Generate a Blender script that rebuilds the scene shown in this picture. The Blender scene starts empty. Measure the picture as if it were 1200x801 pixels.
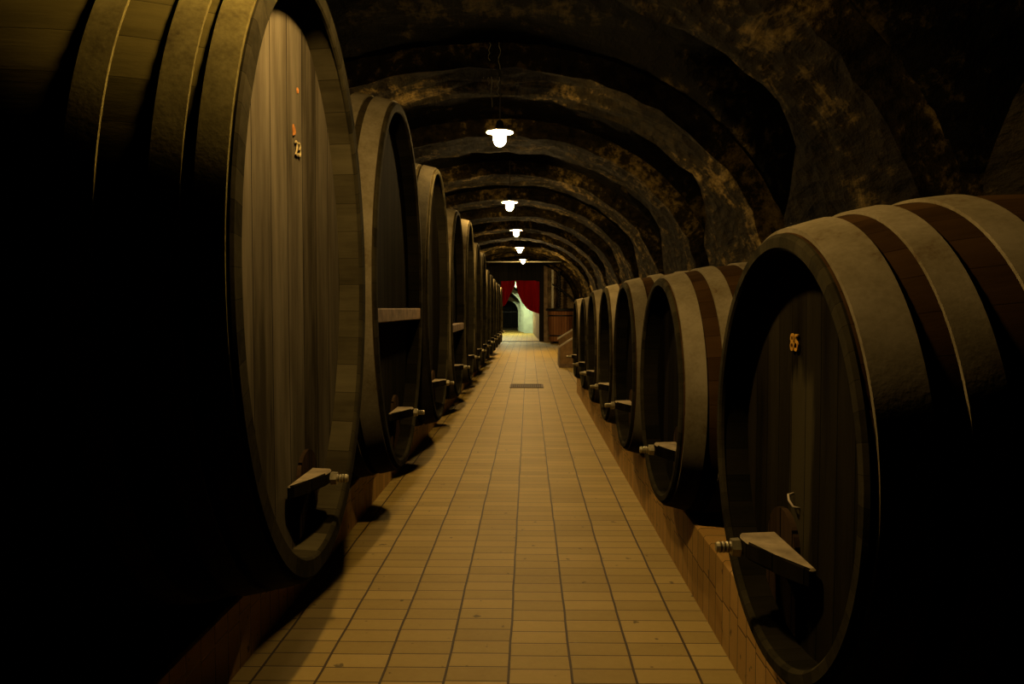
import bpy, bmesh, math, random
from mathutils import Vector, Matrix
random.seed(7)
sc = bpy.context.scene
C = sc.collection
PI = math.pi
CAM_Z = 1.45

# ------------------------------------------------------------------ nodes
class NT:
    def __init__(s, name):
        s.m = bpy.data.materials.new(name); s.m.use_nodes = True
        s.t = s.m.node_tree; s.n = s.t.nodes; s.l = s.t.links
        s.b = s.n['Principled BSDF']
        s.tc = s.n.new('ShaderNodeTexCoord')
    def link(s, a, b): s.l.new(a, b)
    def setin(s, sock, v):
        if hasattr(v, 'is_output') or isinstance(v, bpy.types.NodeSocket): s.l.new(v, sock)
        else: sock.default_value = v
    def math(s, op, a, b=0.0, c=0.0, clamp=False):
        n = s.n.new('ShaderNodeMath'); n.operation = op; n.use_clamp = clamp
        s.setin(n.inputs[0], a); s.setin(n.inputs[1], b)
        if len(n.inputs) > 2: s.setin(n.inputs[2], c)
        return n.outputs[0]
    def sep(s, v):
        n = s.n.new('ShaderNodeSeparateXYZ'); s.link(v, n.inputs[0]); return n.outputs
    def comb(s, x, y, z):
        n = s.n.new('ShaderNodeCombineXYZ')
        for i, v in enumerate((x, y, z)): s.setin(n.inputs[i], v)
        return n.outputs[0]
    def noise(s, v, scale, detail=4.0, rough=0.55, dist=0.0):
        n = s.n.new('ShaderNodeTexNoise'); s.link(v, n.inputs['Vector'])
        n.inputs['Scale'].default_value = scale; n.inputs['Detail'].default_value = detail
        n.inputs['Roughness'].default_value = rough; n.inputs['Distortion'].default_value = dist
        return n.outputs['Fac']
    def mapv(s, v, scale, loc=(0, 0, 0)):
        n = s.n.new('ShaderNodeMapping'); s.link(v, n.inputs['Vector'])
        n.inputs['Scale'].default_value = scale; n.inputs['Location'].default_value = loc
        return n.outputs[0]
    def ramp(s, f, stops):
        n = s.n.new('ShaderNodeValToRGB'); s.link(f, n.inputs[0])
        e = n.color_ramp.elements
        while len(e) < len(stops): e.new(0.5)
        for el, (p, c) in zip(e, stops):
            el.position = p; el.color = (c[0], c[1], c[2], 1) if isinstance(c, tuple) else (c, c, c, 1)
        return n.outputs[0]
    def mix(s, f, a, b, mode='MIX'):
        n = s.n.new('ShaderNodeMix'); n.data_type = 'RGBA'; n.blend_type = mode
        s.setin(n.inputs[0], f)
        for i, v in ((6, a), (7, b)):
            if isinstance(v, tuple): n.inputs[i].default_value = (v[0], v[1], v[2], 1)
            else: s.link(v, n.inputs[i])
        return n.outputs[2]
    def white(s, v):
        n = s.n.new('ShaderNodeTexWhiteNoise'); n.noise_dimensions = '3D'; s.link(v, n.inputs['Vector'])
        return n.outputs['Value']
    def rnd(s):
        n = s.n.new('ShaderNodeObjectInfo'); return n.outputs['Random']
    def bump(s, h, strength=0.5, dist=0.01):
        n = s.n.new('ShaderNodeBump'); s.link(h, n.inputs['Height'])
        n.inputs['Strength'].default_value = strength; n.inputs['Distance'].default_value = dist
        s.link(n.outputs[0], s.b.inputs['Normal'])
    def out(s, color, rough=0.8, metal=0.0, spec=0.3):
        s.setin(s.b.inputs['Base Color'], color if not isinstance(color, tuple) else (*color, 1))
        s.setin(s.b.inputs['Roughness'], rough)
        s.b.inputs['Metallic'].default_value = metal
        s.b.inputs['Specular IOR Level'].default_value = spec
        return s.m

def mat_flat(name, c, rough=0.7, metal=0.0, var=0.25, scale=9.0):
    t = NT(name)
    f = t.noise(t.tc.outputs['Object'], scale, 5)
    lo = tuple(x * (1 - var) for x in c); hi = tuple(min(1, x * (1 + var)) for x in c)
    t.bump(f, 0.3, 0.01)
    return t.out(t.ramp(f, [(0.3, lo), (0.7, hi)]), rough, metal)

def mat_boards(name, dark, light, width=0.13, seam=0.006, axis=1, var=0.5, grain=1.0, rough=0.75, stain=0.5, streak=None):
    """vertical boards side by side along `axis`, grain along z"""
    t = NT(name)
    co = t.tc.outputs['Object']; x, y, z = t.sep(co)
    a = (x, y, z)[axis]
    rn = t.rnd()
    w = t.math('ADD', t.math('DIVIDE', a, width), t.math('MULTIPLY', rn, 7.0))
    idx = t.math('FLOOR', w); fr = t.math('FRACT', w)
    board = t.white(t.comb(idx, t.math('MULTIPLY', rn, 50.0), 3.0))
    edge = t.math('MINIMUM', fr, t.math('SUBTRACT', 1.0, fr))
    seamf = t.math('LESS_THAN', edge, seam / width)
    off = t.comb(t.math('MULTIPLY', rn, 31.0), t.math('MULTIPLY', rn, 13.0), 0.0)
    ad = t.n.new('ShaderNodeVectorMath'); ad.operation = 'ADD'; t.link(co, ad.inputs[0]); t.link(off, ad.inputs[1])
    g = t.noise(t.mapv(ad.outputs[0], (22 * grain, 22 * grain, 1.6)), 1.0, 6, 0.65)
    st = t.noise(t.mapv(ad.outputs[0], (3, 5, 0.9)), 1.0, 4, 0.6)
    f = t.math('ADD', t.math('MULTIPLY', g, 0.55), t.math('MULTIPLY', board, var * 0.45))
    f = t.math('ADD', f, t.math('MULTIPLY', t.math('SUBTRACT', st, 0.5), stain))
    col = t.ramp(f, [(0.18, dark), (0.75, light)])
    if streak:
        y0, y1, z0, z1, sc_ = streak
        wb = t.math('MULTIPLY', t.math('SUBTRACT', g, .5), .12)
        yy = t.math('ADD', y, wb); zz = t.math('ADD', z, t.math('MULTIPLY', wb, 3.0))
        def sm(v, a, b): return t.math('DIVIDE', t.math('SUBTRACT', v, a), b - a, clamp=True)
        k = t.math('MULTIPLY', t.math('MULTIPLY', sm(yy, y0, y0 + .03), sm(yy, y1, y1 - .03)), t.math('MULTIPLY', sm(zz, z0, z0 + .2), sm(zz, z1, z1 - .06)))
        col = t.mix(t.math('MULTIPLY', k, .8), col, sc_)
    col = t.mix(seamf, col, tuple(v * 0.15 for v in dark))
    t.bump(t.math('SUBTRACT', t.math('MULTIPLY', g, 0.4), seamf), 0.5, 0.006)
    return t.out(col, .95, 0, 0.015)

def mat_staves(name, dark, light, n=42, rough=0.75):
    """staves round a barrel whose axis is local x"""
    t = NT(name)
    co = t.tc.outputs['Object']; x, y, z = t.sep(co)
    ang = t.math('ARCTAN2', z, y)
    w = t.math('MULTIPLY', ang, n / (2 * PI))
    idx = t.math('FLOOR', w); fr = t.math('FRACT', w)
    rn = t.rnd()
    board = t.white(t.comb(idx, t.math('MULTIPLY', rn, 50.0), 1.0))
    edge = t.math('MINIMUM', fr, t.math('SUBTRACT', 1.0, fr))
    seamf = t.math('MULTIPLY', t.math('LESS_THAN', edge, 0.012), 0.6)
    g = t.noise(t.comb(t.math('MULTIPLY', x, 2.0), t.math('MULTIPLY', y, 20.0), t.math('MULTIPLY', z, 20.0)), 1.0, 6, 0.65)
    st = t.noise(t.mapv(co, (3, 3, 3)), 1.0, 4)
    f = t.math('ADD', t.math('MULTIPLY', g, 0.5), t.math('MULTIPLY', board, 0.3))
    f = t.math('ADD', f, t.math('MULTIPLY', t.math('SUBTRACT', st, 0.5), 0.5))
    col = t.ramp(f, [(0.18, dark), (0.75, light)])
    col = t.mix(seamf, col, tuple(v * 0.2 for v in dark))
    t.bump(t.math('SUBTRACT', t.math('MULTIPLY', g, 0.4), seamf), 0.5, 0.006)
    return t.out(col, .95, 0, 0.015)

def mat_hoop(name, base, dust, rust, rough=0.8):
    t = NT(name); co = t.tc.outputs['Object']
    a = t.noise(co, 4.0, 6, 0.6); b = t.noise(co, 60.0, 3, 0.6)
    f = t.math('ADD', t.math('MULTIPLY', a, 0.75), t.math('MULTIPLY', b, 0.25))
    col = t.ramp(f, [(0.34, rust), (0.43, base), (0.62, dust)])
    t.bump(b, 0.18, 0.003)
    return t.out(col, .9, 0.0, 0.08)

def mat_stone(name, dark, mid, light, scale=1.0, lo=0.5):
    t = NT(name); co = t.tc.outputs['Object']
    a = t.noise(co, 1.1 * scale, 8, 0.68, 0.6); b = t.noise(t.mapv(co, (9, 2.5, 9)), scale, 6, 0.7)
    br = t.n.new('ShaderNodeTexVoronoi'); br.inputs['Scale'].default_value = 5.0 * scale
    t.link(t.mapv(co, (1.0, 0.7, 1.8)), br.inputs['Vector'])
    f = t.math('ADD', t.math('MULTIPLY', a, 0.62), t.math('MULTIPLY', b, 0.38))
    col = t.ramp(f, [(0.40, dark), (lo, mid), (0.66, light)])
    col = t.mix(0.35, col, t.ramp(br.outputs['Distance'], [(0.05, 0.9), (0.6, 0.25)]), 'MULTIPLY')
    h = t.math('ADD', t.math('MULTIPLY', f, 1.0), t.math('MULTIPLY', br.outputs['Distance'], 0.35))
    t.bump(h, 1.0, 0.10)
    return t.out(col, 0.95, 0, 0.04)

def mat_tiles(name, w, h, ox, oy, ju, jv, c_lo, c_hi, joint, axes=(0, 1), rough=0.5, bumpd=0.002, vary=0.5):
    t = NT(name); co = t.tc.outputs['Object']; s = t.sep(co)
    # joints wander a little so the courses read as laid by hand
    wob = t.math('MULTIPLY', t.math('SUBTRACT', t.noise(co, 2.3, 2), 0.5), 0.012)
    u = t.math('DIVIDE', t.math('ADD', t.math('SUBTRACT', s[axes[0]], ox), wob), w)
    iu = t.math('FLOOR', u)
    shift = t.math('MULTIPLY', t.white(t.comb(iu, 4.0, 9.0)), 0.22)
    v = t.math('ADD', t.math('DIVIDE', t.math('SUBTRACT', s[axes[1]], oy), h), shift)
    iv = t.math('FLOOR', v)
    fu = t.math('FRACT', u); fv = t.math('FRACT', v)
    eu = t.math('MULTIPLY', t.math('MINIMUM', fu, t.math('SUBTRACT', 1.0, fu)), w)
    ev = t.math('MULTIPLY', t.math('MINIMUM', fv, t.math('SUBTRACT', 1.0, fv)), h)
    j = t.math('MAXIMUM', t.math('LESS_THAN', eu, ju), t.math('LESS_THAN', ev, jv))
    wn = t.white(t.comb(iu, iv, 0.0))
    n1 = t.noise(co, 1.7, 5, 0.6); n2 = t.noise(co, 28.0, 5, 0.65)
    f = t.math('ADD', t.math('MULTIPLY', wn, 0.35 * vary * 2), t.math('ADD', t.math('MULTIPLY', n1, 0.45), t.math('MULTIPLY', n2, 0.25)))
    col = t.ramp(f, [(0.25, c_lo), (0.75, c_hi)])
    spots = t.ramp(t.noise(co, 15.0, 2, 0.5), [(0.26, 0.35), (0.30, 1.0)])
    col = t.mix(1.0, col, spots, 'MULTIPLY')
    col = t.mix(j, col, joint)
    soft = t.math('MINIMUM', t.math('MULTIPLY', t.math('MINIMUM', eu, ev), 90.0), 1.0)
    t.bump(t.math('ADD', soft, t.math('MULTIPLY', n2, 0.25)), 0.35, bumpd)
    return t.out(col, rough, 0, 0.32)

M = {}
M['floor'] = mat_tiles('floor_tiles', .25, .125, -.078, 3.172 % .125, .0052, .0032, (.44, .295, .060), (.66, .46, .125), (.07, .036, .006), rough=.64)
M['plinth'] = mat_tiles('plinth_tiles', .125, .25, 0, -.02, .003, .003, (.62, .34, .075), (.88, .52, .14), (.10, .045, .012), axes=(1, 2), rough=.6)
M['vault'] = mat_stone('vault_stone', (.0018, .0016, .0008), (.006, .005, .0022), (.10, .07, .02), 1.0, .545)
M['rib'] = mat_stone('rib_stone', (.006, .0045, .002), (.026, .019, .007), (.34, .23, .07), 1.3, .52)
M['wallstone'] = mat_stone('rubble_stone', (.10, .07, .035), (.28, .20, .10), (.5, .36, .19), 1.6, .50)
M['head_pale'] = mat_boards('pale_weathered_oak', (.06, .048, .026), (.28, .23, .14), .21, .003, 1, .5, .8, .78, .95)
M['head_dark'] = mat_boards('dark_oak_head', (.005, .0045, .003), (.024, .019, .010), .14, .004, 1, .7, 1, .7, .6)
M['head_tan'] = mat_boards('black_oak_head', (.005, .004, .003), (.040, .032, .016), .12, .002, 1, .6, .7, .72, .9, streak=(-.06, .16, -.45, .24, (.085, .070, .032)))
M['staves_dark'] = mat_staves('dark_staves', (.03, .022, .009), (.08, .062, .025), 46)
M['staves_olive'] = mat_staves('olive_staves', (.09, .072, .018), (.24, .19, .048), 46)
M['staves_red'] = mat_staves('reddish_staves', (.035, .018, .005), (.10, .052, .016), 40)
M['inner_dark'] = mat_staves('black_inner_rim', (.010, .009, .005), (.034, .028, .015), 40)
M['inner_pale'] = mat_staves('tan_inner_rim', (.05, .04, .018), (.17, .14, .065), 40)
M['hoop_dark'] = mat_hoop('dark_hoop', (.04, .034, .02), (.075, .062, .035), (.03, .022, .01))
M['chime'] = mat_staves('chime_wood', (.02, .017, .008), (.085, .07, .034), 60)
M['hoop_dust'] = mat_hoop('dusty_hoop', (.23, .185, .095), (.34, .28, .16), (.14, .085, .035))
M['hoop_olive'] = mat_hoop('olive_hoop', (.14, .112, .03), (.25, .205, .06), (.08, .06, .018))
M['hoop_edge'] = mat_flat('pale_hoop', (.45, .37, .22), .8, 0, .3, 12)
M['door'] = mat_boards('manhole_door_oak', (.035, .022, .012), (.14, .085, .04), .11, .004, 1, .6, 1, .7, .6)
M['bar'] = mat_flat('toplit_oak_bar', (.44, .34, .19), .85, 0, .35, 14)
M['batten'] = mat_flat('brown_batten', (.30, .19, .10), .75, 0, .45, 10)
M['brass'] = mat_flat('dull_brass', (.34, .29, .16), .45, .55, .35, 25)
M['yellow'] = mat_flat('ochre_number_paint', (.85, .42, .05), .7, 0, .25, 40)
M['cream'] = mat_flat('cream_number_paint', (.85, .62, .28), .7, 0, .3, 40)
M['orange'] = mat_flat('orange_chalk', (.80, .30, .06), .8, 0, .3, 40)
M['beam'] = mat_flat('bearer_oak', (.10, .06, .03), .85, 0, .4, 5)
M['enamel'] = mat_flat('white_enamel', (.85, .84, .80), .35, 0, .05, 10)
M['black_metal'] = mat_flat('black_metal', (.02, .02, .02), .5, .6, .2, 20)
M['cord'] = mat_flat('dark_cord', (.05, .045, .035), .8, 0, .2, 20)
M['web'] = mat_flat('dusty_cobweb', (.30, .27, .18), .9, 0, .2, 20)
M['black_board'] = mat_boards('black_partition_boards', (.020, .018, .014), (.045, .042, .033), .2, .004, 0, .4, 1, .7, .3)
M['post'] = mat_flat('tan_post', (.34, .23, .12), .8, 0, .35, 6)
M['redbrown'] = mat_boards('red_brown_vat_oak', (.14, .055, .02), (.42, .19, .075), .11, .005, 0, .6, 1, .65, .4)
M['bin'] = mat_flat('tan_bin_wood', (.42, .24, .09), .7, 0, .3, 7)
M['rail'] = mat_flat('pale_rail_wood', (.80, .66, .44), .6, 0, .15, 10)
M['grate'] = mat_flat('rusty_grate', (.16, .095, .05), .7, .3, .3, 20)
M['drain'] = mat_flat('drain_dark', (.03, .02, .012), .9, 0, .2, 20)
M['plaster'] = mat_flat('pale_green_plaster', (.62, .70, .50), .85, 0, .15, 3)
M['plaster_tan'] = mat_flat('tan_plaster', (.48, .33, .17), .85, 0, .25, 3)
M['iron'] = mat_flat('grey_iron', (.30, .28, .20), .5, .5, .25, 12)
M['gate'] = mat_flat('dark_gate', (.012, .013, .012), .6, .3, .2, 10)
M['dirt'] = mat_flat('dark_dirt', (.05, .035, .02), .95, 0, .4, 5)
# red cloth
t = NT('red_cloth'); f = t.noise(t.mapv(t.tc.outputs['Object'], (6, 6, 1.2)), 1.0, 4)
M['red'] = t.out(t.ramp(f, [(0.3, (.72, .010, .012)), (0.7, (.95, .022, .02))]), .85, 0, .1)
def emis(name, col, s):
    t = NT(name); t.b.inputs['Base Color'].default_value = (*col, 1)
    t.b.inputs['Emission Color'].default_value = (*col, 1); t.b.inputs['Emission Strength'].default_value = s
    return t.m
LAMP = 62.0
M['globe'] = emis('lit_glass_globe', (1.0, .65, .24), LAMP)
for _k, _f in enumerate((1.2, 1.4, 1.5, 1.35, 1.4, 5.5)): M['globe_%d' % _k] = emis('lit_glass_globe', (1.0, .65, .24), LAMP * _f)
M['globe_warm'] = emis('added_warm_tube', (1.0, .66, .25), 60.0)
M['globe_green'] = emis('lit_greenish_tube', (.95, 1.0, .58), 230.0)

# ------------------------------------------------------------------ mesh helpers
def obj(name, bm, m, parent=None, smooth=False, loc=None):
    me = bpy.data.meshes.new(name)
    bmesh.ops.recalc_face_normals(bm, faces=bm.faces)
    bm.to_mesh(me); bm.free()
    if smooth:
        for p in me.polygons: p.use_smooth = True
    for k in (m if isinstance(m, (list, tuple)) else [m]): me.materials.append(M[k])
    o = bpy.data.objects.new(name, me); C.objects.link(o)
    if parent: o.parent = parent
    if loc: o.location = loc
    return o
def smooth_angle(o, deg=35):
    me = o.data
    for p in me.polygons: p.use_smooth = True
    bm = bmesh.new(); bm.from_mesh(me)
    for e in bm.edges:
        if len(e.link_faces) == 2 and e.calc_face_angle(0) > math.radians(deg): e.smooth = False
    bm.to_mesh(me); bm.free()
    return o
def tag(o, label, cat, group=None, kind=None):
    o['label'] = label; o['category'] = cat
    if group: o['group'] = group
    if kind: o['kind'] = kind
    return o
def thing(name, loc, label, cat, group=None, rz=0):
    o = bpy.data.objects.new(name, None); C.objects.link(o)
    o.empty_display_size = .1; o.location = loc; o.rotation_euler = (0, 0, rz)
    return tag(o, label, cat, group)
def struct(o): o['kind'] = 'structure'; return o
def box(bm, x0, x1, y0, y1, z0, z1, bev=0.0):
    r = bmesh.ops.create_cube(bm, size=1)
    for v in r['verts']:
        v.co = Vector(((x0 + x1) / 2 + v.co.x * (x1 - x0), (y0 + y1) / 2 + v.co.y * (y1 - y0), (z0 + z1) / 2 + v.co.z * (z1 - z0)))
    if bev:
        es = list({e for v in r['verts'] for e in v.link_edges})
        bmesh.ops.bevel(bm, geom=es, offset=bev, segments=2, affect='EDGES', profile=.5)
    return r['verts']
def prism(bm, pts, axis, a0, a1):
    """closed polygon pts (2D) extruded along axis"""
    def P(p, a):
        return {0: (a, p[0], p[1]), 1: (p[0], a, p[1]), 2: (p[0], p[1], a)}[axis]
    A = [bm.verts.new(P(p, a0)) for p in pts]; B = [bm.verts.new(P(p, a1)) for p in pts]
    bm.faces.new(A); bm.faces.new(B[::-1])
    n = len(pts)
    for i in range(n): bm.faces.new((A[i], B[i], B[(i + 1) % n], A[(i + 1) % n]))
def lathe(bm, prof, axis='z', seg=32, sy=1.0, sz=1.0, ca=(0, 0, 0), closed=False):
    """prof list of (a, r) ; axis z or x; sy/sz may be lists of radius (ry, rz) added"""
    rings = []
    for a, r in prof:
        ring = []
        if r <= 1e-6:
            p = (ca[0], ca[1], ca[2] + a) if axis == 'z' else (ca[0] + a, ca[1], ca[2])
            ring = [bm.verts.new(p)]
        else:
            for i in range(seg):
                c, s = math.cos(2 * PI * i / seg), math.sin(2 * PI * i / seg)
                p = (ca[0] + r * c, ca[1] + r * s, ca[2] + a) if axis == 'z' else (ca[0] + a, ca[1] + r * c * sy, ca[2] + r * s * sz)
                ring.append(bm.verts.new(p))
        rings.append(ring)
    pairs = list(zip(rings, rings[1:]))
    if closed: pairs.append((rings[-1], rings[0]))
    for A, B in pairs:
        if len(A) == 1 and len(B) == 1: continue
        for i in range(seg):
            j = (i + 1) % seg
            if len(A) == 1: bm.faces.new((A[0], B[i], B[j]))
            elif len(B) == 1: bm.faces.new((A[i], B[0], A[j]))
            else: bm.faces.new((A[i], B[i], B[j], A[j]))
def ell(bm, prof, Ry, Rz, seg=96, closed=False):
    """rings round local x; prof = (axial, offset added to both radii)"""
    rings = []
    for a, off in prof:
        if off is None: rings.append([bm.verts.new((a, 0, 0))]); continue
        rings.append([bm.verts.new((a, (Ry + off) * math.cos(2 * PI * i / seg), (Rz + off) * math.sin(2 * PI * i / seg))) for i in range(seg)])
    pairs = list(zip(rings, rings[1:]))
    if closed: pairs.append((rings[-1], rings[0]))
    for A, B in pairs:
        for i in range(seg):
            j = (i + 1) % seg
            if len(A) == 1: bm.faces.new((A[0], B[i], B[j]))
            elif len(B) == 1: bm.faces.new((A[i], B[0], A[j]))
            else: bm.faces.new((A[i], B[i], B[j], A[j]))
def tube(bm, pts, r, seg=10):
    pts = [Vector(p) for p in pts]; rings = []
    for i, p in enumerate(pts):
        d = (pts[min(i + 1, len(pts) - 1)] - pts[max(i - 1, 0)]).normalized()
        u = d.orthogonal().normalized() if abs(d.z) < .99 else Vector((1, 0, 0))
        if abs(d.z) < .99: u = d.cross(Vector((0, 0, 1))).normalized()
        w = d.cross(u).normalized()
        rr = r[i] if isinstance(r, (list, tuple)) else r
        rings.append([bm.verts.new(p + rr * (math.cos(2 * PI * k / seg) * u + math.sin(2 * PI * k / seg) * w)) for k in range(seg)])
    for A, B in zip(rings, rings[1:]):
        for k in range(seg):
            bm.faces.new((A[k], B[k], B[(k + 1) % seg], A[(k + 1) % seg]))
    bm.faces.new(rings[0]); bm.faces.new(rings[-1][::-1])

def text_mesh(s, size, depth=.002):
    cu = bpy.data.curves.new('t', 'FONT'); cu.body = s; cu.size = size; cu.extrude = depth; cu.offset = size * .002
    cu.align_x = 'CENTER'; cu.align_y = 'CENTER'
    o = bpy.data.objects.new('t', cu); C.objects.link(o)
    bpy.context.view_layer.update()
    me = bpy.data.meshes.new_from_object(o.evaluated_get(bpy.context.evaluated_depsgraph_get()))
    bpy.data.objects.remove(o); bpy.data.curves.remove(cu)
    return me

# ------------------------------------------------------------------ barrels
def make_barrel(name, loc, side, Ry, Rz, L, label, cat, group, hoops, st='staves_dark', head='head_dark', hoopm='hoop_dust',
                th=.048, rec=.10, bulge=.10, number=None, marks=(), batten=None, bar_z=.42, bar_y=0.0, cond=False, chimem='chime', hook=False, bar_s=.85, notch=False, prot=.14):
    """local x: from the aisle face into the depth, z up from the lowest point of the front rim."""
    rz = 0 if side > 0 else PI
    root = thing(name, loc, label, cat, group, rz)
    cz = Rz
    near = -1 if side > 0 else 1          # local y direction that points to the camera side of the row
    def R(a):                              # stave bulge
        s = a / L; return bulge * (1 - (2 * s - 1) ** 2)
    seg = 96
    N = 14
    bm = bmesh.new()
    prof = [(rec, -th - .0), (.012, -th + .006), (0, -th + .018), (0, -.012), (.01, 0)]
    prof += [(L * i / N, R(L * i / N)) for i in range(1, N)]
    prof += [(L - .01, 0), (L, -.012), (L, -th + .015), (L - rec, -th)]
    # end faces inside close the shell
    prof += [(L - rec - .03, -th - .002)] + [(L * i / N, R(L * i / N) - th) for i in range(N - 2, 1, -1)] + [(rec + .03, -th - .002)]
    ell(bm, prof, Ry, Rz, seg, closed=True)
    if notch:   # a broken piece of the rim next to the manhole door
        pass
    so = smooth_angle(obj('staves', bm, [st, 'inner_pale' if head == 'head_pale' else 'inner_dark'], root, loc=(0, 0, cz)), 40)
    for pl in so.data.polygons:
        c = pl.center
        if c.x < rec + .02 and math.hypot(c.y / (Ry - th * .35), c.z / (Rz - th * .35)) < 1: pl.material_index = 1
    # heads: slightly dished discs of upright boards
    for a, nm in ((rec, 'head'), (L - rec, 'back_head')):
        bm = bmesh.new(); s = 1 if a < L / 2 else -1
        ell(bm, [(a, -th + .004), (a + .003 * s, -Ry * .5), (a + .004 * s, None)], Ry, Rz, seg)
        ell(bm, [(a + .035 * s, -th + .004), (a + .035 * s, None)], Ry, Rz, seg)
        obj(nm, bm, head if nm == 'head' else 'head_dark', root, loc=(0, 0, cz))
    # chime ring: rim ends
    bm = bmesh.new()
    ell(bm, [(-.003, -th + .012), (-.003, -.010), (.006, .001), (.014, .001), (.014, -th + .002), (.004, -th + .004)], Ry, Rz, seg, closed=True)
    smooth_angle(obj('rim', bm, chimem, root, loc=(0, 0, cz)), 30)
    # hoops
    for (a0, a1) in hoops:
        bm = bmesh.new(); k = .009
        r0, r1 = R(a0), R(a1)
        n = 4
        out = [(a0 + (a1 - a0) * i / n, R(a0 + (a1 - a0) * i / n) + k) for i in range(n + 1)]
        inn = [(a1, r1 - .006), (a0, r0 - .006)]
        ell(bm, out + inn, Ry, Rz, seg, closed=True)
        smooth_angle(obj('hoop', bm, hoopm, root, loc=(0, 0, cz)), 40)
    # manhole door, arch topped, in the lower part of the head
    bm = bmesh.new()
    zb = th + .035; zt = bar_z + .09; hw = .17 * bar_s
    inner_rz = Rz - th - .01; inner_ry = Ry - th - .01
    pts = []
    for i in range(9):
        y = -hw + 2 * hw * i / 8
        pts.append((bar_y + y, Rz - inner_rz * math.sqrt(max(0, 1 - ((bar_y + y) / inner_ry) ** 2)) + .01))
    for i in range(13):
        a = PI * i / 12
        pts.append((bar_y + hw * .92 * math.cos(a), zt - hw * .8 + hw * .8 * math.sin(a)))
    prism(bm, pts, 0, rec - .014, rec + .02)
    obj('manhole_door', bm, 'door', root)
    # crossbar: wedge, pointed toward the camera side, blunt at the bolt
    bm = bmesh.new(); g = near * bar_s
    k = prot / .13
    p = [(rec - .012, bar_y + g * .36), (rec - .03 * k, bar_y + g * .37), (rec - .08 * k, bar_y + g * .22), (rec - .125 * k, bar_y + g * .07),
         (rec - .13 * k, bar_y + g * .0), (rec - .12 * k, bar_y - g * .05), (rec - .012, bar_y - g * .07)]
    prism(bm, p, 2, bar_z - .055, bar_z)
    bmesh.ops.bevel(bm, geom=[e for e in bm.edges], offset=.006, segments=1, affect='EDGES')
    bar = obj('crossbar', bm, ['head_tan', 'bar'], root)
    for pl in bar.data.polygons: pl.material_index = 1 if pl.normal.z > .5 else 0  # light from above painted in: upward faces pale, the rest near black
    # bolt + nut
    bm = bmesh.new(); bz = bar_z - .034; by = bar_y
    tip = rec - prot - .075
    prof = [(tip, 0), (tip, .014), (tip + .012, .018)]
    a = tip + .012
    while a < rec - prot - .03: prof += [(a + .006, .015), (a + .012, .018)]; a += .012
    prof += [(rec - prot - .01, .019), (rec - .02, .019), (rec - .02, 0)]
    lathe(bm, prof, 'x', 14, ca=(0, by, bz))
    bolt = obj('bolt', bm, 'brass', root, smooth=False)
    bm = bmesh.new(); lathe(bm, [(rec - prot - .028, 0), (rec - prot - .028, .028), (rec - prot - .002, .030), (rec - prot - .002, 0)], 'x', 6, ca=(0, by, bz))
    obj('nut', bm, 'brass', bolt)
    if batten:
        zc, thk = batten
        bm = bmesh.new()
        def half(z): return (Ry - th) * math.sqrt(max(0, 1 - ((z - cz) / (Rz - th)) ** 2)) - .005
        hy = min(half(zc), half(zc - thk))
        box(bm, .004, rec + .004, -hy, hy, zc - thk, zc, .006)
        obj('batten', bm, 'batten', root)
    def on_head(me, y, z, m, nm, lab=None, dx=.004):
        o = bpy.data.objects.new(nm, me); me.materials.clear(); me.materials.append(M[m]); C.objects.link(o); o.parent = root
        # text x -> -y , text y -> z , normal -> -x
        o.matrix_local = Matrix(((0, 0, -1, rec - dx), (-1, 0, 0, y), (0, 1, 0, z), (0, 0, 0, 1)))
        if lab: o['label'] = lab
    if number:
        s, y, z, size, m = number
        on_head(text_mesh(s, size), y, z, m, 'number_mark')
    for (y, z, s, m) in marks:
        bm = bmesh.new(); pts = []
        for i in range(11):
            a = 2 * PI * i / 11; r = s * random.uniform(.55, 1.0); pts.append((y + r * math.cos(a) * .8, z + r * math.sin(a)))
        prism(bm, pts, 0, rec - .004, rec + .001)
        obj('chalk_mark', bm, m, root)
    if hook:
        bm = bmesh.new()
        y0, z0 = hook
        tube(bm, [(rec + .005, y0 + .03, z0 + .02), (rec - .015, y0 + .022, z0 + .018), (rec - .02, y0, z0 + .006), (rec - .015, y0 - .022, z0 - .008), (rec + .005, y0 - .03, z0 - .012)], .0035, 8)
        obj('handle', bm, 'rail', root, smooth=True)
    return root

GL = 'large oval casks along the left side of the cellar'
GR = 'round barrels along the right side of the cellar'
def mirror_hoops(hs, L): return hs + [(L - b, L - a) for a, b in hs[::-1]]
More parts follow.
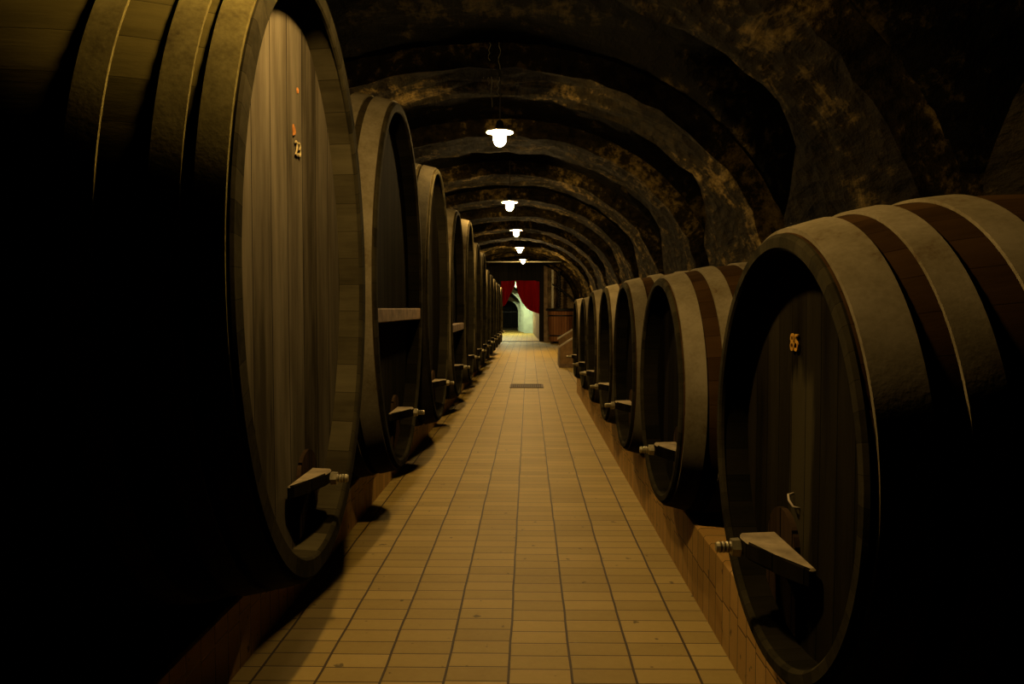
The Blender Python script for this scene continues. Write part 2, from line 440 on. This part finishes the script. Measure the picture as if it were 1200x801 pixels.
# ---- left row: (Y, Ry, Rz, label, extras)
DL = .85; LL = 1.52; ZL = .38
HL = mirror_hoops([(.015, .10), (.135, .22), (.36, .45)], LL)
HL2 = mirror_hoops([(.02, .13), (.17, .26), (.42, .50)], LL)
left = [
 (3.20, .93, 1.19, 'huge oval cask with a pale weathered head painted 23, nearest on the left', dict(head='head_pale', st='staves_olive', hoopm='hoop_olive',
    th=.085, rec=.115, number=('23', -.13, 1.73, .085, 'cream'), marks=[(-.14, 1.975, .016, 'orange'), (-.08, 1.80, .026, 'orange')], bar_y=-.20, prot=.11, hoops=HL, notch=True)),
 (5.38, .97, 1.21, 'tall dark oval cask with a plank across its head, standing behind cask 23', dict(hoops=HL2, batten=(1.07, .085), th=.06)),
 (7.62, .93, 1.19, 'third oval cask of the left row, dark plain head, behind the first plank-crossed cask', dict(hoops=HL2, hoopm='hoop_dark')),
 (9.70, .88, 1.12, 'fourth oval cask of the left row, dusty hoop and low plank across head', dict(hoops=HL2, batten=(.88, .085))),
 (11.75, .84, 1.17, 'fifth oval cask of the left row, tallest of those beyond the low-plank cask', dict(hoops=HL2)),
 (13.60, .76, 1.08, 'sixth cask of the left row, a little lower than the fifth', dict(hoops=HL2)),
 (15.35, .74, 1.06, 'seventh cask of the left row, pale front hoop, last of the tall ones', dict(hoops=HL2)),
 (17.05, .72, .94, 'eighth cask of the left row, first of the shorter ones far down the aisle', dict(hoops=HL2, bulge=.06)),
 (18.67, .72, .92, 'ninth cask of the left row, short one beyond the eighth', dict(hoops=HL2, bulge=.06)),
 (20.29, .72, .90, 'tenth cask of the left row, short one near the fourth hanging lamp', dict(hoops=HL2, bulge=.06)),
 (21.91, .72, .88, 'eleventh cask of the left row, third from the curtained end', dict(hoops=HL2, bulge=.06)),
 (23.53, .72, .88, 'twelfth cask of the left row, next to last before the red curtain', dict(hoops=HL2, bulge=.06)),
 (25.20, .72, .86, 'last cask of the left row, nearest to the red curtain', dict(hoops=HL2, bulge=.06)),
]
for i, (y, ry, rz_, lab, kw) in enumerate(left):
    kw = dict(kw); kw.setdefault('bar_z', .37); kw.setdefault('bar_y', -.2)
    hz = kw.pop('hoops'); 
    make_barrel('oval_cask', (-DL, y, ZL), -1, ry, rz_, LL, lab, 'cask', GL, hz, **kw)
# ---- right row
DR = .70; LR = 1.26; ZR = .41
HR = mirror_hoops([(.02, .125), (.19, .265), (.36, .455)], LR)[:3] + [(.80, .895), (.985, 1.06), (1.12, 1.23)]
HR2 = mirror_hoops([(.02, .115), (.19, .275), (.39, .47)], LR)
right = [
 (2.30, .655, .625, 'large round barrel with dusty bands and ochre number 85, nearest on the right', dict(head='head_tan', hoops=HR, th=.05, rec=.10,
    number=('85', .10, .0 + 1.345 - .41, .075, 'yellow'), hook=(.08, .46), bar_y=.17, bar_z=.33, LR=1.28, bulge=.105)),
 (4.33, .665, .60, 'second round barrel of the right row, red-brown staves between pale bands, just behind barrel 85', dict(hoops=HR2, number=('86', -.32, .80, .075, 'yellow'), bar_y=-.15)),
 (5.95, .64, .615, 'third round barrel of the right row, pale block on its crossbar, behind the red-brown one', dict(hoops=HR2)),
 (7.42, .61, .615, 'fourth round barrel of the right row, wide dusty front hoop', dict(hoops=HR2)),
 (8.98, .61, .61, 'fifth round barrel of the right row, third from the far end of the plinth', dict(hoops=HR2)),
 (10.42, .60, .58, 'sixth round barrel of the right row, next to last on the plinth', dict(hoops=HR2)),
 (12.10, .60, .58, 'last round barrel of the right row, nearest to the slanted wooden bin', dict(hoops=HR2)),
]
for i, (y, ry, rz_, lab, kw) in enumerate(right):
    kw = dict(kw); kw.setdefault('head', 'head_dark'); hz = kw.pop('hoops'); kw.setdefault('bulge', .085); L_ = kw.pop('LR', LR); kw.setdefault('bar_z', .33); kw.setdefault('bar_y', .15)
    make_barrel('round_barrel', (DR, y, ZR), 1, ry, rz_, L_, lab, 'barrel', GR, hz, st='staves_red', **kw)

# ------------------------------------------------------------------ vault
XC = -.28; AH = 2.27; AL = 3.05; ZS = 1.6; BV = 1.85
BAY = 2.66
ribs_y = [1.38 + BAY * k - .02 for k in range(-1, 14)]       # near edges
ribs_y = [6.70 + BAY * k for k in range(-3, 11)]
YMIN, YEND = -1.2, 34.7
# ribs
def rib(y0, n):
    bm = bmesh.new(); T = 44; sect = []
    def far(z, dx):
        k = max(0.0, min(1.0, (2.72 - z) / .75)); return y0 + .95 + 1.12 * (k * k * (3 - 2 * k))
    path = []
    zs = [0, .5, 1.0, 1.35]
    for z in zs: path.append((AH, z, 1, 0))
    W = lambda c: AH if c > 0 else AL
    for i in range(T + 1):
        a = PI * i / T
        path.append((W(math.cos(a)) * math.cos(a), ZS + BV * math.sin(a), math.cos(a), math.sin(a)))
    for z in zs[::-1]: path.append((-AL, z, -1, 0))
    NW = 7
    rng = random.Random(n)
    rings = []
    for (dx, z, nx, nz) in path:
        yf = far(z, dx); ring = []
        for k in range(NW + 1):
            y = y0 + (yf - y0) * k / NW
            j = rng.uniform(-.02, .02) if 0.3 < z else 0
            ring.append(bm.verts.new((XC + dx + nx * j, y + rng.uniform(-.02, .02), z + nz * j)))
        ox = nx * .55; oz = nz * .42
        ring.append(bm.verts.new((XC + dx + ox, yf, z + oz)))
        ring.append(bm.verts.new((XC + dx + ox, y0, z + oz)))
        rings.append(ring)
    K = len(rings[0])
    for A, B in zip(rings, rings[1:]):
        for k in range(K): bm.faces.new((A[k], B[k], B[(k + 1) % K], A[(k + 1) % K]))
    bm.faces.new(rings[0]); bm.faces.new(rings[-1][::-1])
    return struct(smooth_angle(obj('trim_%d' % n, bm, 'rib'), 50))
for k, y in enumerate(ribs_y): 
    if y + 2.1 < YEND + 2: rib(y, k + 1)
# web heightfield
def web_z(x, y):
    dx = abs(x - XC)
    a, b = (AH if x > XC else AL) + .22, BV + .20
    zm = ZS + b * math.sqrt(max(0, 1 - (dx / a) ** 2)) if dx < a else -9
    # lunette centred between the ribs
    yc = ((y - (ribs_y[0] + .95 + .85)) / BAY); fr = (yc - round(yc)) * BAY
    w = .88
    zl = 1.9 + 1.42 * math.sqrt(max(0, 1 - (fr / w) ** 2)) if abs(fr) < w else -9
    return max(zm, zl, 1.62)
bm = bmesh.new(); nx, st = 92, .075
xs = [XC - 3.9 + 7.3 * i / nx for i in range(nx + 1)]; ny = int((YEND - YMIN) / st)
rng = random.Random(3)
g = []
for j in range(ny + 1):
    y = YMIN + (YEND - YMIN) * j / ny; g.append([bm.verts.new((x, y, web_z(x, y) + rng.uniform(-.008, .008))) for x in xs])
for j in range(ny):
    for i in range(nx): bm.faces.new((g[j][i], g[j][i + 1], g[j + 1][i + 1], g[j + 1][i]))
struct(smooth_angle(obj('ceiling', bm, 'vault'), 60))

# ------------------------------------------------------------------ floor and walls
bm = bmesh.new(); box(bm, XC - 3.9, XC + 3.4, YMIN, YEND, -.1, 0); struct(obj('floor', bm, 'floor'))
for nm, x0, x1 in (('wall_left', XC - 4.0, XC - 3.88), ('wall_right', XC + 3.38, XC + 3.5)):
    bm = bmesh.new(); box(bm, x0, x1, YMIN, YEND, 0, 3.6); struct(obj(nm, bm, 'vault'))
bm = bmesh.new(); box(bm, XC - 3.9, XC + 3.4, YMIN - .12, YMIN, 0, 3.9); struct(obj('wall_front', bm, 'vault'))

# plinths faced with upright clinker tiles
def plinth(n, xf, s, y0, y1, h):
    bm = bmesh.new()
    pts = [(xf, 0), (xf, h - .01), (xf + s * .01, h), (xf + s * .14, h), (xf + s * .16, h - .16), (xf + s * 1.15, h - .16), (xf + s * 1.15, 0)]
    prism(bm, pts, 1, y0, y1)
    struct(obj('trim_%d' % n, bm, 'plinth'))
plinth(20, .83, 1, YMIN + .01, 13.7, .375)
plinth(21, -1.16, -1, YMIN + .01, 26.3, .29)
# bearers under the casks
def bearer(x0, x1, y0, y1, z0, z1, lab):
    bm = bmesh.new(); box(bm, x0, x1, y0, y1, z0, z1, .01); tag(obj('bearer_beam', bm, 'beam'), lab, 'beam', 'beams carrying the barrels')
bearer(1.08, 1.22, .6, 13.4, .215, .306, 'dark oak beam under the fronts of the round barrels')
bearer(1.62, 1.76, .6, 13.4, .215, .306, 'dark oak beam under the backs of the round barrels')
bearer(-1.50, -1.36, 1.6, 26.2, .13, .275, 'dark oak beam under the fronts of the oval casks')
bearer(-2.10, -1.96, 1.6, 26.2, .13, .275, 'dark oak beam under the backs of the oval casks')

# drain grate
g_ = thing('drain_grate', (-.035, 14.8, 0), 'rusty drain grate set in the tiled aisle', 'grate')
bm = bmesh.new(); box(bm, -.31, .31, -.33, .33, -.002, .003); obj('drain_bed', bm, 'drain', g_)
bm = bmesh.new()
for a in (-.31, .285): box(bm, a, a + .025, -.33, .33, .003, .012)
for a in (-.33, .305): box(bm, -.285, .285, a, a + .025, .003, .012)
obj('frame', bm, 'grate', g_)
bm = bmesh.new()
for i in range(15): box(bm, -.275 + i * .0385, -.255 + i * .0385, -.305, .305, .003, .010)
obj('slats', bm, 'grate', g_)

# ------------------------------------------------------------------ lamps
def make_lamp(x, y, z, ztop, label):
    r = thing('hanging_lamp', (x, y, z), label, 'lamp', 'hanging lamps down the middle of the vault')
    bm = bmesh.new(); tube(bm, [(0, 0, .09), (0.004, 0, .3), (0, 0, ztop - z)], .006, 8); obj('cord', bm, 'cord', r)
    bm = bmesh.new(); lathe(bm, [(.10, 0), (.10, .018), (.085, .030), (.03, .040), (.012, .046), (.012, 0)], 'z', 20); smooth_angle(obj('lamp_cap', bm, 'black_metal', r))
    bm = bmesh.new(); lathe(bm, [(.020, .0), (.020, .045), (.006, .115), (-.004, .121), (-.007, .119), (.000, .112), (.010, .045), (.012, 0)], 'z', 40)
    smooth_angle(obj('lamp_shade', bm, 'enamel', r), 50)
    bm = bmesh.new(); lathe(bm, [(.004, .0), (.004, .052), (-.01, .056), (-.07, .056), (-.095, .050), (-.115, .036), (-.127, .018), (-.130, 0)], 'z', 20)
    obj('glass_globe', bm, 'globe', r, smooth=True)
    return r
def copy_thing(src, loc, label):
    c = src.copy(); C.objects.link(c); c.location = loc; c['label'] = label
    for ch in src.children:
        d = ch.copy(); C.objects.link(d); d.parent = c
    return c
LZ = 3.0
def set_bulb(lamp, k):
    for ch in lamp.children:
        if ch.name.startswith('glass_globe'):
            ch.material_slots[0].link = 'OBJECT'; ch.material_slots[0].material = M['globe_%d' % min(k, 5)]
first = make_lamp(-.255, 7.07, LZ, 3.60, 'enamel hanging lamp with lit glass globe, largest in view'); set_bulb(first, 1)
for x, y, lab in ((-.38, 2.60, 'enamel hanging lamp over the aisle beside barrel 85, above the view'), (-.28, 11.7, 'second lit hanging lamp down the aisle, smaller than the largest one'),
                  (-.247, 15.9, 'third lit hanging lamp down the aisle, the middle one of the row'), (-.23, 20.5, 'fourth lit hanging lamp down the aisle, next to last before the curtain'),
                  (-.18, 25.5, 'last lit hanging lamp, just in front of the tie rod and the curtained end')):
    lc = copy_thing(first, (x, y, LZ), lab)
    set_bulb(lc, 0 if y < 5 else 2 + round((y - 11.7) / 4.6))
# cobwebs by the first lamp
bm = bmesh.new(); rng = random.Random(11)
for (px, py0, py1, Y) in ((574, 20, 75, 6.6), (577, 78, 128, 7.0), (585, 25, 85, 6.6), (584, 85, 115, 7.0), (568, 84, 95, 7.0), (573, 85, 103, 7.0), (588, 82, 92, 7.0)):
    x = (px - 619.5) * Y / 933; z1 = 1.45 + (361 - py0) * Y / 933; z0 = 1.45 + (361 - py1) * Y / 933
    z1 = min(z1, 3.58)
    if Y < 6.8: z1 = 3.62
    pts = [(x + rng.uniform(-.012, .012), Y + rng.uniform(-.01, .01), z1 + (z0 - z1) * i / 7) for i in range(8)]
    tube(bm, pts, .0028, 5)
tag(obj('cobweb', bm, 'web'), 'dusty cobweb threads dangling from the vault over the largest lamp', 'cobweb', kind='stuff')

# tie rod
bm = bmesh.new(); tube(bm, [(-1.66, 27, 3.02), (1.10, 27, 3.02)], .022, 12)
tag(obj('tie_rod', bm, 'iron', smooth=True), 'grey iron tie rod spanning the vault behind the last lamp', 'rod')

# ------------------------------------------------------------------ far end partition, curtain
Y0 = 34.7
bm = bmesh.new()
prism(bm, [(XC - 3.9, 0), (-1.19, 0), (-1.19, 2.62), (.46, 2.62), (.46, 0), (.66, 0), (.66, 3.9), (XC - 3.9, 3.9)], 1, Y0, Y0 + .12)
struct(obj('wall_back', bm, 'black_board'))
bm = bmesh.new(); box(bm, .66, .82, Y0 - .08, Y0 + .15, 0, 3.7, .01); struct(obj('trim_22', bm, 'post'))
bm = bmesh.new(); box(bm, .82, XC + 3.4, Y0, Y0 + .3, 0, 3.9); struct(obj('wall_right_end', bm, 'wallstone')); 
bpy.data.objects['wall_right_end'].name = 'wall_end'
bm = bmesh.new(); box(bm, -1.19, .46, Y0 - .05, Y0 + .2, 0, .018, .004); struct(obj('trim_23', bm, 'drain'))
def curtain(outline_fn, x0, x1, lab):
    bm = bmesh.new(); n, m_ = 60, 24; g = []
    for i in range(n + 1):
        u = i / n; ring = []
        for j in range(m_ + 1):
            v = j / m_; x, zt, zb = outline_fn(u)
            z = zt + (zb - zt) * v
            yy = Y0 - .10 + .035 * math.sin(u * 38 + 1.5 * math.sin(v * 3)) * (0.4 + .6 * v)
            ring.append(bm.verts.new((x, yy, z)))
        g.append(ring)
    for i in range(n):
        for j in range(m_): bm.faces.new((g[i][j], g[i + 1][j], g[i + 1][j + 1], g[i][j + 1]))
    bmesh.ops.solidify(bm, geom=bm.faces[:], thickness=.012)
    return tag(obj('curtain', bm, 'red', smooth=True), lab, 'curtain', 'red curtains in the end doorway')
def px(x_, y_, Y=34.6): return ((x_ - 619.5) * Y / 933, 1.45 + (361 - y_) * Y / 933)
def lerp_poly(pts, x):
    for (a, b) in zip(pts, pts[1:]):
        if a[0] <= x <= b[0]: return a[1] + (b[1] - a[1]) * (x - a[0]) / (b[0] - a[0] + 1e-9)
    return pts[-1][1]
rb = [px(*p) for p in ((604.6, 333), (607, 343), (611, 353), (617, 361), (624, 365), (632, 367.5))]
lb = [px(*p) for p in ((587, 360), (592, 357), (595, 352), (598, 345), (603.9, 333))]
def f_r(u):
    x = rb[0][0] + (rb[-1][0] - rb[0][0]) * u; return x, px(0, 328.6)[1] + .0 - .08 * max(0, u - .8) * 3, lerp_poly(rb, x)
def f_l(u):
    x = lb[0][0] + (lb[-1][0] - lb[0][0]) * u; return x, px(0, 328.6)[1] - .03 * (1 - u), lerp_poly(lb, x)
curtain(f_r, 0, 0, 'wide red curtain gathered to the right side of the end doorway')
curtain(f_l, 0, 0, 'narrow red curtain tied back at the left side of the end doorway')
bm = bmesh.new(); tube(bm, [(-1.24, Y0 - .016, 2.645), (.52, Y0 - .016, 2.645)], .014, 8)
tag(obj('curtain_rod', bm, 'black_metal'), 'thin dark rod carrying the red curtains', 'rod')

# ------------------------------------------------------------------ corridor beyond
YB = 60
bm = bmesh.new(); box(bm, -3.2, .9, Y0, YB, -.1, -.002); o = struct(obj('floor_beyond', bm, 'floor')); 
bm = bmesh.new(); prism(bm, [(.50, Y0 + .12), (.08, 54), (.08, YB), (.30, YB), (.9, Y0 + .12)], 2, 0, 3.4); struct(obj('wall_beyond_right', bm, 'plaster_tan'))
bm = bmesh.new(); box(bm, -3.3, -3.2, Y0 + .12, YB, 0, 3.4); struct(obj('wall_beyond_left', bm, 'plaster_tan'))
bm = bmesh.new(); box(bm, -3.3, .9, Y0 + .12, YB, 3.4, 3.5); struct(obj('ceiling_beyond', bm, 'plaster_tan'))
bm = bmesh.new(); box(bm, -3.3, .9, YB, YB + .1, 0, 3.5); struct(obj('wall_beyond_back', bm, 'gate'))
def arch_wall(y0, y1, R, zs, xc, n, m, xl=-3.2, xr=.3):
    bm = bmesh.new(); pts = [(xl, 0), (xc - R, 0), (xc - R, zs)]
    pts = [(xl, 0), (xc - R, 0)] + [(xc - R * math.cos(PI * i / 24), zs + R * 1.05 * math.sin(PI * i / 24)) for i in range(25)] + [(xc + R, 0), (xr, 0), (xr, 3.4), (xl, 3.4)]
    prism(bm, pts, 1, y0, y1); struct(obj('trim_%d' % n, bm, m))
xa = -1.35
arch_wall(46.5, 47.2, 1.06, 1.75, xa, 30, 'plaster')
arch_wall(48.6, 49.2, .86, 1.50, xa, 31, 'plaster')
arch_wall(50.6, 51.2, .68, 1.22, xa, 32, 'plaster')
# gate
g_ = thing('iron_gate', (xa, 51.6, 0), 'black barred gate closing the pale green arch beyond the curtain', 'gate')
bm = bmesh.new()
for a in (-.72, .68): box(bm, a, a + .04, -.02, .02, 0, 2.2)
for z in (.05, 1.2, 2.16): box(bm, -.68, .68, -.02, .02, z, z + .04)
obj('frame', bm, 'gate', g_)
bm = bmesh.new()
for i in range(11): tube(bm, [(-.6 + .12 * i, 0, .09), (-.6 + .12 * i, 0, 2.16)], .01, 6)
obj('bars', bm, 'gate', g_)
def strip_lamp(y, x, lab, M_k='globe_green'):
    r = thing('strip_lamp', (x, y, 3.36), lab, 'lamp')
    bm = bmesh.new(); box(bm, -.6, .6, -.05, .05, 0, .04, .006); obj('housing', bm, 'enamel', r)
    bm = bmesh.new(); tube(bm, [(-.56, 0, -.025), (.56, 0, -.025)], .018, 10); obj('tube', bm, M_k, r)
strip_lamp(44.5, -1.3, 'greenish strip lamp on the ceiling before the pale arch beyond the curtain')
strip_lamp(37.6, -.6, 'added unseen warm strip light on the ceiling just behind the red curtains', 'globe_warm')  # unseen source, added to warm the near floor and wall of the corridor
bm = bmesh.new(); box(bm, .02, .20, 49.0, 49.3, 0, 1.32, .01); struct(obj('trim_33', bm, 'plaster'))

# ------------------------------------------------------------------ slanted wooden bin (Y 19.6)
r = thing('slanted_bin', (.78, 19.5, 0), 'tan wooden bin with two pale sloping rails, past the last round barrel', 'bin')
def sl(x): return .52 + x * .62
bm = bmesh.new()
bm.free()
for y, up in ((0, 0), (1.06, .14)):
    bm = bmesh.new(); prism(bm, [(0, 0), (.95, 0), (.95, sl(.95) + up), (0, sl(0) + up)], 1, y, y + .04); obj('side_panel', bm, 'bin', r)
bm = bmesh.new(); box(bm, -.03, 0, 0, 1.10, 0, sl(0) - .02); obj('front_panel', bm, 'post', r)
bm = bmesh.new(); prism(bm, [(0, sl(0) - .25), (.95, sl(.95) - .25), (.95, sl(.95) - .22), (0, sl(0) - .22)], 1, .04, 1.06); obj('inner_board', bm, 'bin', r)
for y, up in ((-.01, 0), (1.05, .15)):
    bm = bmesh.new(); prism(bm, [(-.04, sl(-.04) - .01 + up), (.97, sl(.97) - .01 + up), (.97, sl(.97) + .035 + up), (-.04, sl(-.04) + .035 + up)], 1, y, y + .055); obj('rail', bm, 'rail', r)
bm = bmesh.new(); box(bm, 0, .95, -.012, 0, .0, .09); obj('kick_board', bm, 'batten', r)

# ------------------------------------------------------------------ old screw press at the end wall
r = thing('wine_press', (1.36, 33.0, 0), 'old wine press, red-brown vat with dark lid and tall iron screw by the end wall', 'press')
bm = bmesh.new(); lathe(bm, [(.12, 0), (.12, .48), (.10, .50), (.10, .52), (1.36, .58), (1.36, .53), (1.25, .52), (1.25, 0)], 'z', 40); smooth_angle(obj('vat', bm, 'redbrown', r))
for z in (.3, 1.12):
    bm = bmesh.new(); rr = .52 + (z - .1) / 1.26 * .06
    lathe(bm, [(z, rr - .01), (z, rr + .008), (z + .06, rr + .011), (z + .06, rr - .01)], 'z', 40, closed=True); obj('hoop', bm, 'black_metal', r)
bm = bmesh.new(); lathe(bm, [(1.33, 0), (1.33, .60), (1.36, .66), (1.43, .66), (1.45, .62), (1.45, 0)], 'z', 40); obj('lid', bm, 'gate', r)
for a in range(3):
    bm = bmesh.new(); x, y = .38 * math.cos(a * 2.1 + .3), .38 * math.sin(a * 2.1 + .3); box(bm, x - .06, x + .06, y - .06, y + .06, 0, .13, .01); obj('foot', bm, 'beam', r)
bm = bmesh.new(); prof = [(1.45, 0), (1.45, .05)]
z = 1.5
while z < 3.0: prof += [(z, .05), (z + .025, .085), (z + .05, .085), (z + .075, .05)]; z += .10
prof += [(z, 0)]
lathe(bm, prof, 'z', 20, ca=(-.10, 0, 0)); obj('screw', bm, 'black_metal', r)
bm = bmesh.new(); box(bm, -.42, -.32, .05, .15, 1.45, 3.05, .01); obj('upright', bm, 'iron', r)
bm = bmesh.new(); tube(bm, [(-.40, 0, 2.45), (-.15, 0, 2.30), (.10, 0, 2.12), (.42, 0, 1.85), (.62, 0, 1.62)], [.03, .05, .05, .05, .04], 10); obj('lever', bm, 'black_metal', r)

# ------------------------------------------------------------------ camera, world, view
w = bpy.data.worlds.new('World'); sc.world = w; w.use_nodes = True
w.node_tree.nodes['Background'].inputs[0].default_value = (0, 0, 0, 1)
w.node_tree.nodes['Background'].inputs[1].default_value = 0
cam = bpy.data.cameras.new('Camera'); co = bpy.data.objects.new('Camera', cam); C.objects.link(co)
cam.sensor_width = 36; cam.lens = 933 / 1200 * 36; cam.clip_start = .05; cam.clip_end = 200
co.location = (0, 0, CAM_Z)
co.rotation_euler = (math.radians(90 - 2.42), 0, math.radians(1.20))
sc.camera = co
sc.view_settings.view_transform = 'Standard'
sc.view_settings.look = 'None'
sc.view_settings.exposure = 2.75
sc.view_settings.gamma = 1.0
sc.view_settings.use_curve_mapping = False
sc.cycles.use_denoising = True
sc.cycles.max_bounces = 6
sc.cycles.diffuse_bounces = 0
sc.cycles.sample_clamp_indirect = 4
